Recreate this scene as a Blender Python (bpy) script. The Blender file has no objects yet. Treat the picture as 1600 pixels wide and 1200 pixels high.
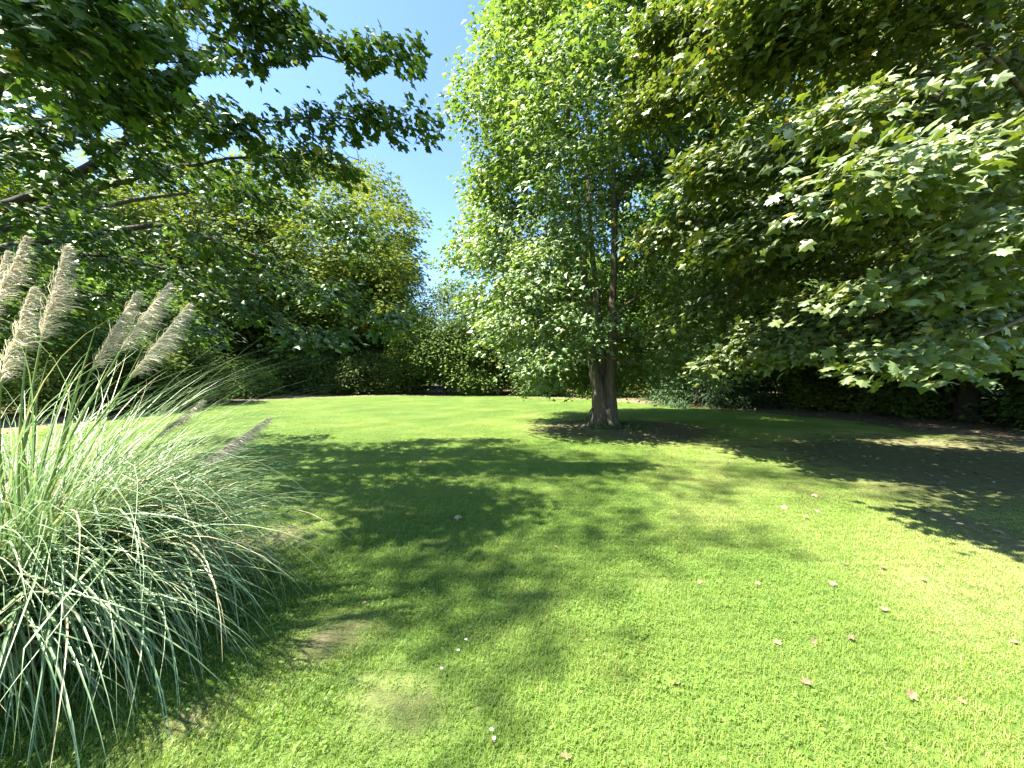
import bpy, math, random
import numpy as np
from mathutils import Matrix, Vector

random.seed(7)
RNG = np.random.default_rng(11)
S = bpy.context.scene
COL = S.collection
R = math.radians

# ------------------------------------------------------------------ camera
F = 578.0            # focal length of the photograph in its own pixels (1600 wide)
EYE = 1.6
HOR = 586.0          # row of the horizon
cam_d = bpy.data.cameras.new('camera')
cam_d.sensor_width = 36.0
cam_d.lens = 36.0 * F / 1600.0
cam_d.shift_y = -(600.0 - HOR) / 1600.0
cam_d.clip_start = 0.05
cam_d.clip_end = 2000.0
cam = bpy.data.objects.new('camera', cam_d)
COL.objects.link(cam)
cam.location = (0, 0, EYE)
cam.rotation_euler = (R(90), 0, 0)
S.camera = cam

# ------------------------------------------------------------------ sky and sun
SUN_EL = R(57)
SUN_DIR_H = Vector((-0.95, -0.31)).normalized()     # towards the sun, on the ground plane
to_sun = Vector((SUN_DIR_H.x * math.cos(SUN_EL), SUN_DIR_H.y * math.cos(SUN_EL), math.sin(SUN_EL)))
w = bpy.data.worlds.new('World')
S.world = w
w.use_nodes = True
nt = w.node_tree
nt.nodes.clear()
sky = nt.nodes.new('ShaderNodeTexSky')
sky.sky_type = 'NISHITA'
sky.sun_disc = False
sky.sun_elevation = SUN_EL
sky.sun_rotation = math.atan2(SUN_DIR_H.x, SUN_DIR_H.y)
sky.air_density = 1.0
sky.dust_density = 0.5
sky.ozone_density = 6.5
bg = nt.nodes.new('ShaderNodeBackground')
bg.inputs['Strength'].default_value = 0.08
wo = nt.nodes.new('ShaderNodeOutputWorld')
nt.links.new(sky.outputs[0], bg.inputs[0])
nt.links.new(bg.outputs[0], wo.inputs[0])

sun_d = bpy.data.lights.new('sun', 'SUN')
sun_d.energy = 4.8
sun_d.angle = R(0.7)
sun_d.color = (1.0, 0.95, 0.86)
sun = bpy.data.objects.new('sun', sun_d)
COL.objects.link(sun)
sun.location = (-30, -20, 50)
sun.rotation_euler = to_sun.to_track_quat('Z', 'Y').to_euler()

S.view_settings.view_transform = 'Standard'
S.view_settings.look = 'None'
S.view_settings.gamma = 1.0
S.view_settings.exposure = 2.54
S.render.engine = 'CYCLES'
S.cycles.max_bounces = 9
S.cycles.diffuse_bounces = 6
S.cycles.transmission_bounces = 4
S.cycles.glossy_bounces = 2
S.cycles.use_denoising = True


# ------------------------------------------------------------------ helpers
def P(x, y, Y):
    """a point at distance Y seen at photograph pixel (x, y)"""
    return np.array(((x - 800.0) / F * Y, Y, EYE + (HOR - y) / F * Y))


def norm(v):
    v = np.asarray(v, float)
    return v / np.maximum(np.linalg.norm(v, axis=-1, keepdims=True), 1e-9)


def mesh_from(name, verts, faces, mats, attrs=None, smooth=False):
    """verts (N,3); faces: list of (M,k) int arrays; attrs: name -> per-vertex float"""
    me = bpy.data.meshes.new(name)
    verts = np.ascontiguousarray(verts, np.float32)
    faces = [np.asarray(f, np.int32) for f in (faces if isinstance(faces, list) else [faces]) if len(f)]
    me.vertices.add(len(verts))
    me.vertices.foreach_set('co', verts.ravel())
    if faces:
        nl = sum(f.size for f in faces)
        npoly = sum(len(f) for f in faces)
        me.loops.add(nl)
        me.polygons.add(npoly)
        me.loops.foreach_set('vertex_index', np.concatenate([f.ravel() for f in faces]))
        tot = np.concatenate([np.full(len(f), f.shape[1], np.int32) for f in faces])
        start = np.concatenate([[0], np.cumsum(tot)[:-1]]).astype(np.int32)
        me.polygons.foreach_set('loop_start', start)
        me.polygons.foreach_set('loop_total', tot)
        me.polygons.foreach_set('use_smooth', np.full(npoly, smooth))
    for k, v in (attrs or {}).items():
        a = me.attributes.new(k, 'FLOAT', 'POINT')
        a.data.foreach_set('value', np.ascontiguousarray(v, np.float32))
    me.update(calc_edges=True)
    for m in (mats if isinstance(mats, (list, tuple)) else [mats]):
        me.materials.append(m)
    return me


def link(name, data, parent=None, loc=None, kind=None):
    o = bpy.data.objects.new(name, data)
    COL.objects.link(o)
    if parent is not None:
        o.parent = parent
    if loc is not None:
        o.location = loc
    if kind:
        o['kind'] = kind
    return o


def thing(name, label, cat, loc=(0, 0, 0), group=None, rz=0.0, scale=1.0):
    o = bpy.data.objects.new(name, None)
    COL.objects.link(o)
    o.location = loc
    o.rotation_euler = (0, 0, rz)
    o.scale = (scale,) * 3
    tag(o, label, cat, group)
    return o


def tag(o, label, cat, group=None):
    o['label'] = label
    o['category'] = cat
    if group:
        o['group'] = group


# ------------------------------------------------------------------ materials
def new_mat(name):
    m = bpy.data.materials.new(name)
    m.use_nodes = True
    m.node_tree.nodes.clear()
    return m, m.node_tree.nodes, m.node_tree.links


def ramp(nodes, stops):
    r = nodes.new('ShaderNodeValToRGB')
    e = r.color_ramp.elements
    while len(e) < len(stops):
        e.new(0.5)
    for i, (p, c) in enumerate(stops):
        e[i].position = p
        e[i].color = (*c, 1)
    return r


def leaf_mat(name, stops, trans=0.4, gloss=0.008, rough=0.55, tcol=(1.25, 1.2, 0.45), vary=0.25, worldnoise=None, perpatch=False):
    """a leaf: diffuse front, light shining through, waxy sheen; colour differs leaf by leaf and plant by plant"""
    m, n, l = new_mat(name)
    out = n.new('ShaderNodeOutputMaterial')
    at = n.new('ShaderNodeAttribute')
    at.attribute_name = 'rnd'
    oi = n.new('ShaderNodeObjectInfo')
    rp = ramp(n, stops)
    src = at.outputs['Fac']
    if worldnoise:
        geo = n.new('ShaderNodeNewGeometry')
        nz = n.new('ShaderNodeTexNoise')
        nz.inputs['Scale'].default_value = worldnoise
        nz.inputs['Detail'].default_value = 3
        l.new(geo.outputs['Position'], nz.inputs['Vector'])
        mx = n.new('ShaderNodeMath')
        mx.operation = 'MULTIPLY_ADD'
        mx.inputs[1].default_value = 1.3
        mx.inputs[2].default_value = -0.65
        l.new(nz.outputs['Fac'], mx.inputs[0])
        ad = n.new('ShaderNodeMath')
        ad.operation = 'ADD'
        ad.use_clamp = True
        l.new(mx.outputs[0], ad.inputs[0])
        l.new(src, ad.inputs[1])
        src = ad.outputs[0]
    if perpatch:
        ia = n.new('ShaderNodeAttribute')
        ia.attribute_type = 'INSTANCER'
        ia.attribute_name = 'dry'
        ad2 = n.new('ShaderNodeMath')
        ad2.operation = 'ADD'
        ad2.use_clamp = True
        l.new(src, ad2.inputs[0])
        l.new(ia.outputs['Fac'], ad2.inputs[1])
        src = ad2.outputs[0]
    l.new(src, rp.inputs[0])
    # per-plant value shift
    hs = n.new('ShaderNodeHueSaturation')
    mr = n.new('ShaderNodeMapRange')
    mr.inputs['To Min'].default_value = 1 - vary
    mr.inputs['To Max'].default_value = 1 + vary
    l.new(oi.outputs['Random'], mr.inputs['Value'])
    l.new(mr.outputs[0], hs.inputs['Value'])
    mr2 = n.new('ShaderNodeMapRange')
    mr2.inputs['To Min'].default_value = 0.5 - 0.05 * vary
    mr2.inputs['To Max'].default_value = 0.5 + 0.05 * vary
    l.new(oi.outputs['Random'], mr2.inputs['Value'])
    l.new(mr2.outputs[0], hs.inputs['Hue'])
    l.new(rp.outputs[0], hs.inputs['Color'])
    df = n.new('ShaderNodeBsdfDiffuse')
    l.new(hs.outputs[0], df.inputs['Color'])
    tm = n.new('ShaderNodeMix')
    tm.data_type = 'RGBA'
    tm.blend_type = 'MULTIPLY'
    tm.inputs['Factor'].default_value = 1.0
    tm.inputs[7].default_value = (*tcol, 1)
    l.new(hs.outputs[0], tm.inputs[6])
    tr = n.new('ShaderNodeBsdfTranslucent')
    l.new(tm.outputs[2], tr.inputs['Color'])
    mix = n.new('ShaderNodeMixShader')
    mix.inputs[0].default_value = trans
    l.new(df.outputs[0], mix.inputs[1])
    l.new(tr.outputs[0], mix.inputs[2])
    gl = n.new('ShaderNodeBsdfGlossy')
    gl.inputs['Roughness'].default_value = rough
    gl.inputs['Color'].default_value = (0.92, 1.0, 0.80, 1)
    lw = n.new('ShaderNodeFresnel')
    lw.inputs['IOR'].default_value = 1.4
    ml = n.new('ShaderNodeMath')
    ml.operation = 'MULTIPLY_ADD'
    ml.inputs[1].default_value = 0.12
    ml.inputs[2].default_value = gloss
    l.new(lw.outputs[0], ml.inputs[0])
    mix2 = n.new('ShaderNodeMixShader')
    l.new(ml.outputs[0], mix2.inputs[0])
    l.new(mix.outputs[0], mix2.inputs[1])
    l.new(gl.outputs[0], mix2.inputs[2])
    l.new(mix2.outputs[0], out.inputs[0])
    return m


def bark_mat(name, c1, c2, scale=6.0):
    m, n, l = new_mat(name)
    out = n.new('ShaderNodeOutputMaterial')
    b = n.new('ShaderNodeBsdfPrincipled')
    b.inputs['Roughness'].default_value = 0.9
    tc = n.new('ShaderNodeTexCoord')
    mp = n.new('ShaderNodeMapping')
    mp.inputs['Scale'].default_value = (scale, scale, scale * 0.22)
    l.new(tc.outputs['Object'], mp.inputs['Vector'])
    nz = n.new('ShaderNodeTexNoise')
    nz.inputs['Scale'].default_value = 3.0
    nz.inputs['Detail'].default_value = 8
    nz.inputs['Roughness'].default_value = 0.7
    l.new(mp.outputs[0], nz.inputs['Vector'])
    rp = ramp(n, [(0.3, c1), (0.7, c2)])
    l.new(nz.outputs['Fac'], rp.inputs[0])
    # patches of green algae
    nz2 = n.new('ShaderNodeTexNoise')
    nz2.inputs['Scale'].default_value = 1.7
    nz2.inputs['Detail'].default_value = 4
    l.new(tc.outputs['Object'], nz2.inputs['Vector'])
    rp2 = ramp(n, [(0.5, (0, 0, 0)), (0.75, (0.6, 0.6, 0.6))])
    l.new(nz2.outputs['Fac'], rp2.inputs[0])
    mx = n.new('ShaderNodeMix')
    mx.data_type = 'RGBA'
    mx.inputs[7].default_value = (0.09, 0.11, 0.04, 1)
    l.new(rp2.outputs[0], mx.inputs['Factor'])
    l.new(rp.outputs[0], mx.inputs[6])
    l.new(mx.outputs[2], b.inputs['Base Color'])
    bp = n.new('ShaderNodeBump')
    bp.inputs['Strength'].default_value = 0.8
    bp.inputs['Distance'].default_value = 0.03
    l.new(nz.outputs['Fac'], bp.inputs['Height'])
    l.new(bp.outputs[0], b.inputs['Normal'])
    l.new(b.outputs[0], out.inputs[0])
    return m


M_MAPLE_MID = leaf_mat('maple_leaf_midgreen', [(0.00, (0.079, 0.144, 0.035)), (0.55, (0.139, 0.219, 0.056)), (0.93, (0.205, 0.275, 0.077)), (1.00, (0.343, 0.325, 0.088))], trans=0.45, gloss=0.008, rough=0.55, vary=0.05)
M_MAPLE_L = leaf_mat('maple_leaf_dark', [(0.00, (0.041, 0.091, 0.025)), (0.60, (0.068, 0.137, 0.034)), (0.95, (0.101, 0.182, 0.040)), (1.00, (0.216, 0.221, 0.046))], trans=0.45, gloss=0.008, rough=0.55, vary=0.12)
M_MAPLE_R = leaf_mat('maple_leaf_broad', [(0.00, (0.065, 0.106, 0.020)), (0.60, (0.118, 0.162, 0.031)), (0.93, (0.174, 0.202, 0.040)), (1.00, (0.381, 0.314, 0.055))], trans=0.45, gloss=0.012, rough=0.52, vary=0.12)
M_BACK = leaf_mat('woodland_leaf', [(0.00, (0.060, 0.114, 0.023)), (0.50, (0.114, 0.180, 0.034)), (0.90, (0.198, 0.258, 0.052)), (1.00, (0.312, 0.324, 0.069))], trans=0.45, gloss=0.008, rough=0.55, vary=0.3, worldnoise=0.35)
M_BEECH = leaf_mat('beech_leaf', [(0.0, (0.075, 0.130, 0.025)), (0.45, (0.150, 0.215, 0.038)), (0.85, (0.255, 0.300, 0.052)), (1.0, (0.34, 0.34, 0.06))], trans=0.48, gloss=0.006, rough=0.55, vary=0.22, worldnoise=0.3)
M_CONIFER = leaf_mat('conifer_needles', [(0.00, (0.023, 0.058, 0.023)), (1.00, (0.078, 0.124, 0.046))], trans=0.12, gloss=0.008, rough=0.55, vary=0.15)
M_GRASS = leaf_mat('grass_blade', [(0.0, (0.120, 0.225, 0.030)), (0.5, (0.200, 0.305, 0.046)), (0.85, (0.295, 0.370, 0.075)), (1.0, (0.42, 0.40, 0.16))], trans=0.45, gloss=0.008, rough=0.55, tcol=(1.15, 1.15, 0.5), vary=0.08, worldnoise=0.55, perpatch=True)
M_CLOVER = leaf_mat('clover_leaf', [(0.0, (0.11, 0.225, 0.030)), (1.0, (0.19, 0.310, 0.055))], trans=0.4, gloss=0.008, rough=0.55, vary=0.08)
M_PAMPAS = leaf_mat('pampas_blade', [(0.0, (0.125, 0.205, 0.090)), (0.5, (0.200, 0.300, 0.145)), (0.9, (0.300, 0.390, 0.215)), (1.0, (0.44, 0.39, 0.22))], trans=0.3, gloss=0.05, rough=0.42, tcol=(1.0, 1.1, 0.7), vary=0.12)
M_PLUME = leaf_mat('pampas_plume', [(0.0, (0.36, 0.32, 0.23)), (0.6, (0.54, 0.48, 0.37)), (1.0, (0.68, 0.63, 0.51))], trans=0.45, gloss=0.008, rough=0.55, tcol=(1.0, 0.98, 0.85), vary=0.06)
M_STALK = leaf_mat('pampas_stalk', [(0.0, (0.17, 0.23, 0.07)), (1.0, (0.30, 0.33, 0.12))], trans=0.15, gloss=0.008, rough=0.55, vary=0.15)
M_LITTER = leaf_mat('dry_leaf', [(0.0, (0.075, 0.046, 0.024)), (0.6, (0.15, 0.098, 0.052)), (1.0, (0.27, 0.20, 0.11))], trans=0.12, gloss=0.02, rough=0.7, vary=0.25)
M_SEED = leaf_mat('maple_seed', [(0.0, (0.17, 0.17, 0.05)), (1.0, (0.30, 0.23, 0.10))], trans=0.4, gloss=0.008, rough=0.55, vary=0.2)
M_PETAL = leaf_mat('white_petal', [(0.0, (0.72, 0.72, 0.70)), (1.0, (0.82, 0.82, 0.80))], trans=0.3, gloss=0.02, rough=0.6, vary=0.02)
M_BARK = bark_mat('maple_bark', (0.030, 0.024, 0.015), (0.125, 0.098, 0.058))
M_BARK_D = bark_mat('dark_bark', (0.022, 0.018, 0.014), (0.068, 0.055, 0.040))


def plain(name, col, rough=0.6):
    m, n, l = new_mat(name)
    out = n.new('ShaderNodeOutputMaterial')
    b = n.new('ShaderNodeBsdfPrincipled')
    nz = n.new('ShaderNodeTexNoise')
    nz.inputs['Scale'].default_value = 25
    rp = ramp(n, [(0.3, tuple(c * 0.7 for c in col)), (0.7, tuple(min(1, c * 1.3) for c in col))])
    tc = n.new('ShaderNodeTexCoord')
    l.new(tc.outputs['Object'], nz.inputs['Vector'])
    l.new(nz.outputs['Fac'], rp.inputs[0])
    l.new(rp.outputs[0], b.inputs['Base Color'])
    b.inputs['Roughness'].default_value = rough
    l.new(b.outputs[0], out.inputs[0])
    return m


M_POLE = plain('dark_wood', (0.035, 0.028, 0.022), 0.85)

# ------------------------------------------------------------------ the ground
LAWN = np.array([(-12, -12), (-13.2, 4), (-14.2, 9), (-15.2, 13.5), (-16.6, 20), (-15, 26), (-10.5, 29), (-4, 28.6), (2, 27), (6, 24.0), (8.8, 19.8), (11.6, 15.2), (12.2, 10), (12, 4), (12, -12)], float)
TREE_C = np.array((2.83, 11.3))


def lawn_sd(x, y):
    """signed distance to the lawn's edge, positive inside"""
    p = np.stack([x, y], -1)
    best = np.full(x.shape, 1e9)
    inside = np.zeros(x.shape, bool)
    n = len(LAWN)
    for i in range(n):
        a, b = LAWN[i], LAWN[(i + 1) % n]
        ab = b - a
        t = np.clip(((p - a) @ ab) / (ab @ ab), 0, 1)
        d = np.linalg.norm(p - (a + t[..., None] * ab), axis=-1)
        best = np.minimum(best, d)
        cond = ((a[1] > y) != (b[1] > y)) & (x < (b[0] - a[0]) * (y - a[1]) / (b[1] - a[1] + 1e-12) + a[0])
        inside ^= cond
    return np.where(inside, best, -best)


def wob(x, y, s, ph=0.0):
    return (np.sin(x * s + 1.3 + ph) * np.cos(y * s * 0.83 + ph * 2.1) + 0.6 * np.sin(x * s * 2.3 - y * s * 1.9 + ph) + 0.4 * np.cos(x * s * 4.1 + y * s * 4.7 + ph)) / 2.0


def ground_z(x, y):
    x = np.asarray(x, float)
    y = np.asarray(y, float)
    r = np.hypot(x - TREE_C[0], y - TREE_C[1])
    z = 0.018 * wob(x, y, 0.9) + 0.02 * wob(x, y, 0.35, 2.0) * np.clip((np.hypot(x, y) - 2) / 6, 0, 1)
    z = z + 0.10 * np.exp(-(r / 0.9) ** 2)
    return z


BARE = [(P(500, 1000, 0)[:2], 0, 0)]          # replaced below
def gpt(px, py):
    Y = F * EYE / (py - HOR)
    return ((px - 800) / F * Y, Y)


BARE = [(gpt(505, 1000), .20, .9), (gpt(540, 985), .2, .75), (gpt(665, 1108), .10, .95), (gpt(600, 1080), .16, .6), (gpt(650, 1120), .13, .6), (gpt(440, 838), .30, .8), (gpt(400, 850), .2, .6), (gpt(285, 1130), .12, .9), (gpt(1500, 990), .18, .35), (gpt(1590, 850), .45, .9), (gpt(1500, 815), .5, .8), (gpt(1020, 905), .1, .3), (gpt(1450, 940), .5, .22), (gpt(690, 1052), .05, .6)]


def dirt_at(x, y):
    """0 = green turf, 1 = bare soil and dry leaves"""
    x = np.asarray(x, float)
    y = np.asarray(y, float)
    sd = lawn_sd(x, y) + 0.55 * wob(x, y, 0.7, 1.0)
    d = 1 - np.clip((sd + 0.2) / 1.6, 0, 1)
    r = np.hypot((x - TREE_C[0] - 0.5) / 1.25, y - TREE_C[1] + 0.2) + 0.35 * wob(x, y, 1.6, 3.0)
    d = np.maximum(d, np.clip((2.9 - r) / 1.5, 0, 1) * 0.72)
    rr = np.hypot((x - 9.6) / 5.4, (y - 6.6) / 4.0) + 0.12 * wob(x, y, 1.5, 5.0)
    d = np.maximum(d, np.clip((1.15 - rr) / 0.6, 0, 1) * 0.64)
    for (c, s, a) in BARE:
        d = np.maximum(d, a * np.exp(-(((x - c[0]) / s) ** 2 + ((y - c[1]) / s) ** 2)) * (0.8 + 0.4 * wob(x, y, 9.0)))
    return np.clip(d, 0, 1)


def dry_at(x, y):
    """yellowish, thin turf towards the trees on one side"""
    a = np.clip((x - 0.8 + 0.25 * wob(x, y, 1.2)) / 3.0, 0, 1) * np.clip((14 - y) / 8, 0, 1)
    b = np.exp(-((x - 0.5) / 4) ** 2 - ((y - 12) / 3.5) ** 2) * 0.5
    return np.clip(np.maximum(a * 0.8, b) + 0.10 * wob(x, y, 2.5, 4.0), 0, 1)


M_GROUND, n, l = new_mat('turf_and_soil')
out = n.new('ShaderNodeOutputMaterial')
b = n.new('ShaderNodeBsdfPrincipled')
b.inputs['Roughness'].default_value = 0.95
b.inputs['Specular IOR Level'].default_value = 0.1
geo = n.new('ShaderNodeNewGeometry')
nz = n.new('ShaderNodeTexNoise')
nz.inputs['Scale'].default_value = 14
nz.inputs['Detail'].default_value = 8
l.new(geo.outputs['Position'], nz.inputs['Vector'])
turf = ramp(n, [(0.3, (0.05, 0.085, 0.016)), (0.55, (0.085, 0.135, 0.024)), (0.75, (0.15, 0.18, 0.05))])
l.new(nz.outputs['Fac'], turf.inputs[0])
nz2 = n.new('ShaderNodeTexNoise')
nz2.inputs['Scale'].default_value = 9
nz2.inputs['Detail'].default_value = 10
nz2.inputs['Roughness'].default_value = 0.75
l.new(geo.outputs['Position'], nz2.inputs['Vector'])
soil = ramp(n, [(0.3, (0.08, 0.062, 0.034)), (0.55, (0.165, 0.132, 0.076)), (0.75, (0.30, 0.245, 0.155))])
l.new(nz2.outputs['Fac'], soil.inputs[0])
at = n.new('ShaderNodeAttribute')
at.attribute_name = 'dirt'
mx = n.new('ShaderNodeMix')
mx.data_type = 'RGBA'
l.new(at.outputs['Fac'], mx.inputs['Factor'])
l.new(turf.outputs[0], mx.inputs[6])
l.new(soil.outputs[0], mx.inputs[7])
l.new(mx.outputs[2], b.inputs['Base Color'])
bp = n.new('ShaderNodeBump')
bp.inputs['Strength'].default_value = 0.7
bp.inputs['Distance'].default_value = 0.02
l.new(nz2.outputs['Fac'], bp.inputs['Height'])
l.new(bp.outputs[0], b.inputs['Normal'])
l.new(b.outputs[0], out.inputs[0])

ax = np.unique(np.concatenate([np.linspace(-600, -30, 20), np.arange(-30, -8, 0.5), np.arange(-8, 8, 0.14), np.arange(8, 30, 0.5), np.linspace(30, 600, 20)]).round(3))
ay = np.unique(np.concatenate([np.linspace(-600, -12, 20), np.arange(-12, 0, 0.5), np.arange(0, 9, 0.14), np.arange(9, 45, 0.4), np.linspace(45, 600, 20)]).round(3))
gx, gy = np.meshgrid(ax, ay)
gv = np.stack([gx.ravel(), gy.ravel(), (ground_z(gx, gy) * np.clip((60 - np.hypot(gx, gy)) / 20, 0, 1)).ravel()], -1)
ii = np.arange(len(ax) * len(ay)).reshape(len(ay), len(ax))
gf = np.stack([ii[:-1, :-1], ii[:-1, 1:], ii[1:, 1:], ii[1:, :-1]], -1).reshape(-1, 4)
far = np.hypot(gv[:, 0], gv[:, 1] - 10) > 38
dirt_v = dirt_at(gv[:, 0], gv[:, 1])
dirt_v[far] = 0.25
g = link('ground', mesh_from('ground', gv, gf, M_GROUND, {'dirt': dirt_v}, smooth=True), kind='structure')
g['label'] = 'broad mown lawn with bare brown earth under the trees'


# ------------------------------------------------------------------ leaf templates: stem at the origin, tip along +x, face up +z
def fan(outline, centre):
    v = np.array([centre] + outline, float)
    k = len(outline)
    f = np.array([(0, 1 + i, 1 + (i + 1) % k) for i in range(k)])
    z = -0.22 * np.abs(v[:, 1]) - 0.16 * v[:, 0] ** 2
    z[0] += 0.05
    return np.column_stack([v, z]), f


half = [(-.06, .31), (.17, .30), (.42, .57), (.55, .27), (1.0, 0)]
T_MAPLE = fan([(0, 0)] + half + [(x, -y) for x, y in half[-2::-1]], (.36, 0))
half = [(-.03, .14), (-.06, .33), (.09, .30), (.20, .22), (.27, .38), (.30, .55), (.46, .60), (.46, .44), (.53, .27), (.64, .31), (.78, .27), (.80, .13), (1.0, 0)]
T_MAPLE_FINE = fan([(0, 0)] + half + [(x, -y) for x, y in half[-2::-1]], (.36, 0))
half = [(.02, .2), (.42, .42), (.5, .16), (1.0, 0)]
T_MAPLE_SMALL = fan([(0, 0)] + half + [(x, -y) for x, y in half[-2::-1]], (.36, 0))
v = np.array([(0, 0, 0), (.45, .32, -.05), (1, 0, -.14), (.45, -.32, -.05), (.5, 0, 0.04)], float)
T_OVAL = (v, np.array([(0, 4, 1), (4, 2, 1), (0, 3, 4), (4, 3, 2)]))
half = [(.26, .46), (.46, .18), (1.0, 0)]
T_MAPLE_TINY = fan([(0, 0)] + half + [(x, -y) for x, y in half[-2::-1]], (.34, 0))
T_OVAL2 = (np.array([(0, 0, 0), (.45, .34, -.08), (1, 0, -.12), (.45, -.34, -.08)], float), np.array([(0, 2, 1), (0, 3, 2)]))
T_NEEDLE = (np.array([(0, 0.04, 0), (.5, .11, .02), (1, 0, -.15), (.5, -.11, .02), (0, -0.04, 0)], float), np.array([(0, 4, 1), (4, 3, 1), (3, 2, 1)]))


class Leaves:
    """leaf frames collected for one crown"""
    def __init__(self):
        self.p, self.d, self.n, self.s, self.r = [], [], [], [], []

    def add(self, p, d, n, s, r):
        d = norm(d)
        n = n - (n * d).sum(-1, keepdims=True) * d
        self.p.append(p); self.d.append(d); self.n.append(norm(n)); self.s.append(s); self.r.append(r)

    def cat(self):
        self.p, self.d, self.n, self.s, self.r = [np.concatenate(a) if isinstance(a, list) else a for a in (self.p, self.d, self.n, self.s, self.r)]
        return self

    def keep(self, m):
        self.cat()
        self.p, self.d, self.n, self.s, self.r = self.p[m], self.d[m], self.n[m], self.s[m], self.r[m]

    def mesh(self, name, tmpl, mat, origin=(0, 0, 0)):
        self.cat()
        tv, tf = tmpl
        b = np.cross(self.n, self.d)
        N, k = len(self.p), len(tv)
        # small irregularities so that no two leaves match
        sx = self.s[:, None]
        V = (self.p[:, None, :] - np.asarray(origin)
             + (tv[None, :, 0] * sx)[..., None] * self.d[:, None, :]
             + (tv[None, :, 1] * sx * RNG.uniform(.85, 1.15, (N, 1)))[..., None] * b[:, None, :]
             + (tv[None, :, 2] * sx * RNG.uniform(.2, 1.8, (N, 1)))[..., None] * self.n[:, None, :])
        Fc = (tf[None] + (np.arange(N) * k)[:, None, None]).reshape(-1, 3)
        return mesh_from(name, V.reshape(-1, 3), Fc, mat, {'rnd': np.repeat(self.r, k)})


# ------------------------------------------------------------------ branches
def tubes(name, lines, mat, sides=6, origin=(0, 0, 0), lobes=0.0):
    """lines: list of (points (m,3), radii (m,)) -> one mesh"""
    V, Fc, off = [], [], 0
    origin = np.asarray(origin, float)
    for pts, rad in lines:
        pts = np.asarray(pts, float)
        rad = np.asarray(rad, float)
        m = len(pts)
        tg = norm(np.gradient(pts, axis=0))
        ref = np.where(np.abs(tg[:, 2:3]) > 0.9, np.array([[1.0, 0, 0]]), np.array([[0, 0, 1.0]]))
        if np.abs(tg[:, 2]).max() > 0.9 or np.abs(tg[:, 2]).mean() > 0.6:
            ref = np.tile(np.array([[1.0, 0.05, 0]]), (m, 1))
        u = norm(np.cross(tg, ref))
        w_ = np.cross(tg, u)
        th = np.linspace(0, 2 * np.pi, sides, endpoint=False)
        rr = rad[:, None] * np.ones(sides)[None]
        if lobes:
            zz = np.arange(m)[:, None] / max(m - 1, 1)
            ph = RNG.uniform(0, 6.28)
            rr = rr * (1 + lobes * (np.sin(th * 3 + ph + zz * 1.5) * .6 + np.sin(th * 5 + ph * 2 - zz * 2.5) * .4 + np.sin(th * 9 + ph + zz * 3) * .25))
        ring = pts[:, None] + rr[..., None] * (np.cos(th)[None, :, None] * u[:, None] + np.sin(th)[None, :, None] * w_[:, None])
        V.append(ring.reshape(-1, 3))
        a = off + np.arange(m * sides).reshape(m, sides)
        q = np.stack([a[:-1], np.roll(a[:-1], -1, 1), np.roll(a[1:], -1, 1), a[1:]], -1).reshape(-1, 4)
        Fc.append(q)
        off += m * sides
    V = np.concatenate(V) - origin
    return mesh_from(name, V, np.concatenate(Fc), mat, smooth=True)


def bez(pts, m=12, wig=0.0):
    """smooth line through control points"""
    pts = np.asarray(pts, float)
    t = np.linspace(0, len(pts) - 1, m)
    k = np.minimum(t.astype(int), len(pts) - 2)
    f = (t - k)[:, None]
    p0 = pts[np.maximum(k - 1, 0)]; p1 = pts[k]; p2 = pts[k + 1]; p3 = pts[np.minimum(k + 2, len(pts) - 1)]
    q = 0.5 * (2 * p1 + (p2 - p0) * f + (2 * p0 - 5 * p1 + 4 * p2 - p3) * f ** 2 + (3 * p1 - p0 - 3 * p2 + p3) * f ** 3)
    if wig:
        q[1:-1] += RNG.normal(0, wig, (m - 2, 3))
    return q


def grow(main, tips, rise=0.5, rmax=0.05, wig=0.03):
    """attach every twig tip to the wood already there; main: list of (pts, radii). Returns twigs (pts, radii)"""
    nodes = np.concatenate([p for p, r in main])
    rads = np.concatenate([r for p, r in main])
    tips = np.asarray(tips)
    d0 = np.array([np.min(np.linalg.norm(nodes - t, axis=1)) for t in tips])
    out = []
    for i in np.argsort(d0):
        t = tips[i]
        dv = t - nodes
        L = np.linalg.norm(dv, axis=1)
        cost = L + rise * np.maximum(0, -dv[:, 2] + 0.15 * L) + 0.15 / (rads * 10 + 0.05) * 0.05
        j = int(np.argmin(cost))
        p0 = nodes[j]
        Lj = L[j]
        if Lj < 0.05:
            continue
        mid = p0 * 0.5 + t * 0.5 + np.array((0, 0, 0.10 * Lj)) + RNG.normal(0, 0.06 * Lj, 3)
        m = 4 + int(min(4, Lj))
        pts = bez([p0, mid, t], m)
        pts[1:-1] += RNG.normal(0, wig * min(1, Lj), (m - 2, 3))
        r0 = min(rads[j] * 0.7, 0.006 + 0.014 * Lj, rmax)
        rr = np.linspace(r0, 0.004, m)
        out.append((pts, rr))
        nodes = np.concatenate([nodes, pts[1:]])
        rads = np.concatenate([rads, rr[1:]])
    return out


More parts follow.
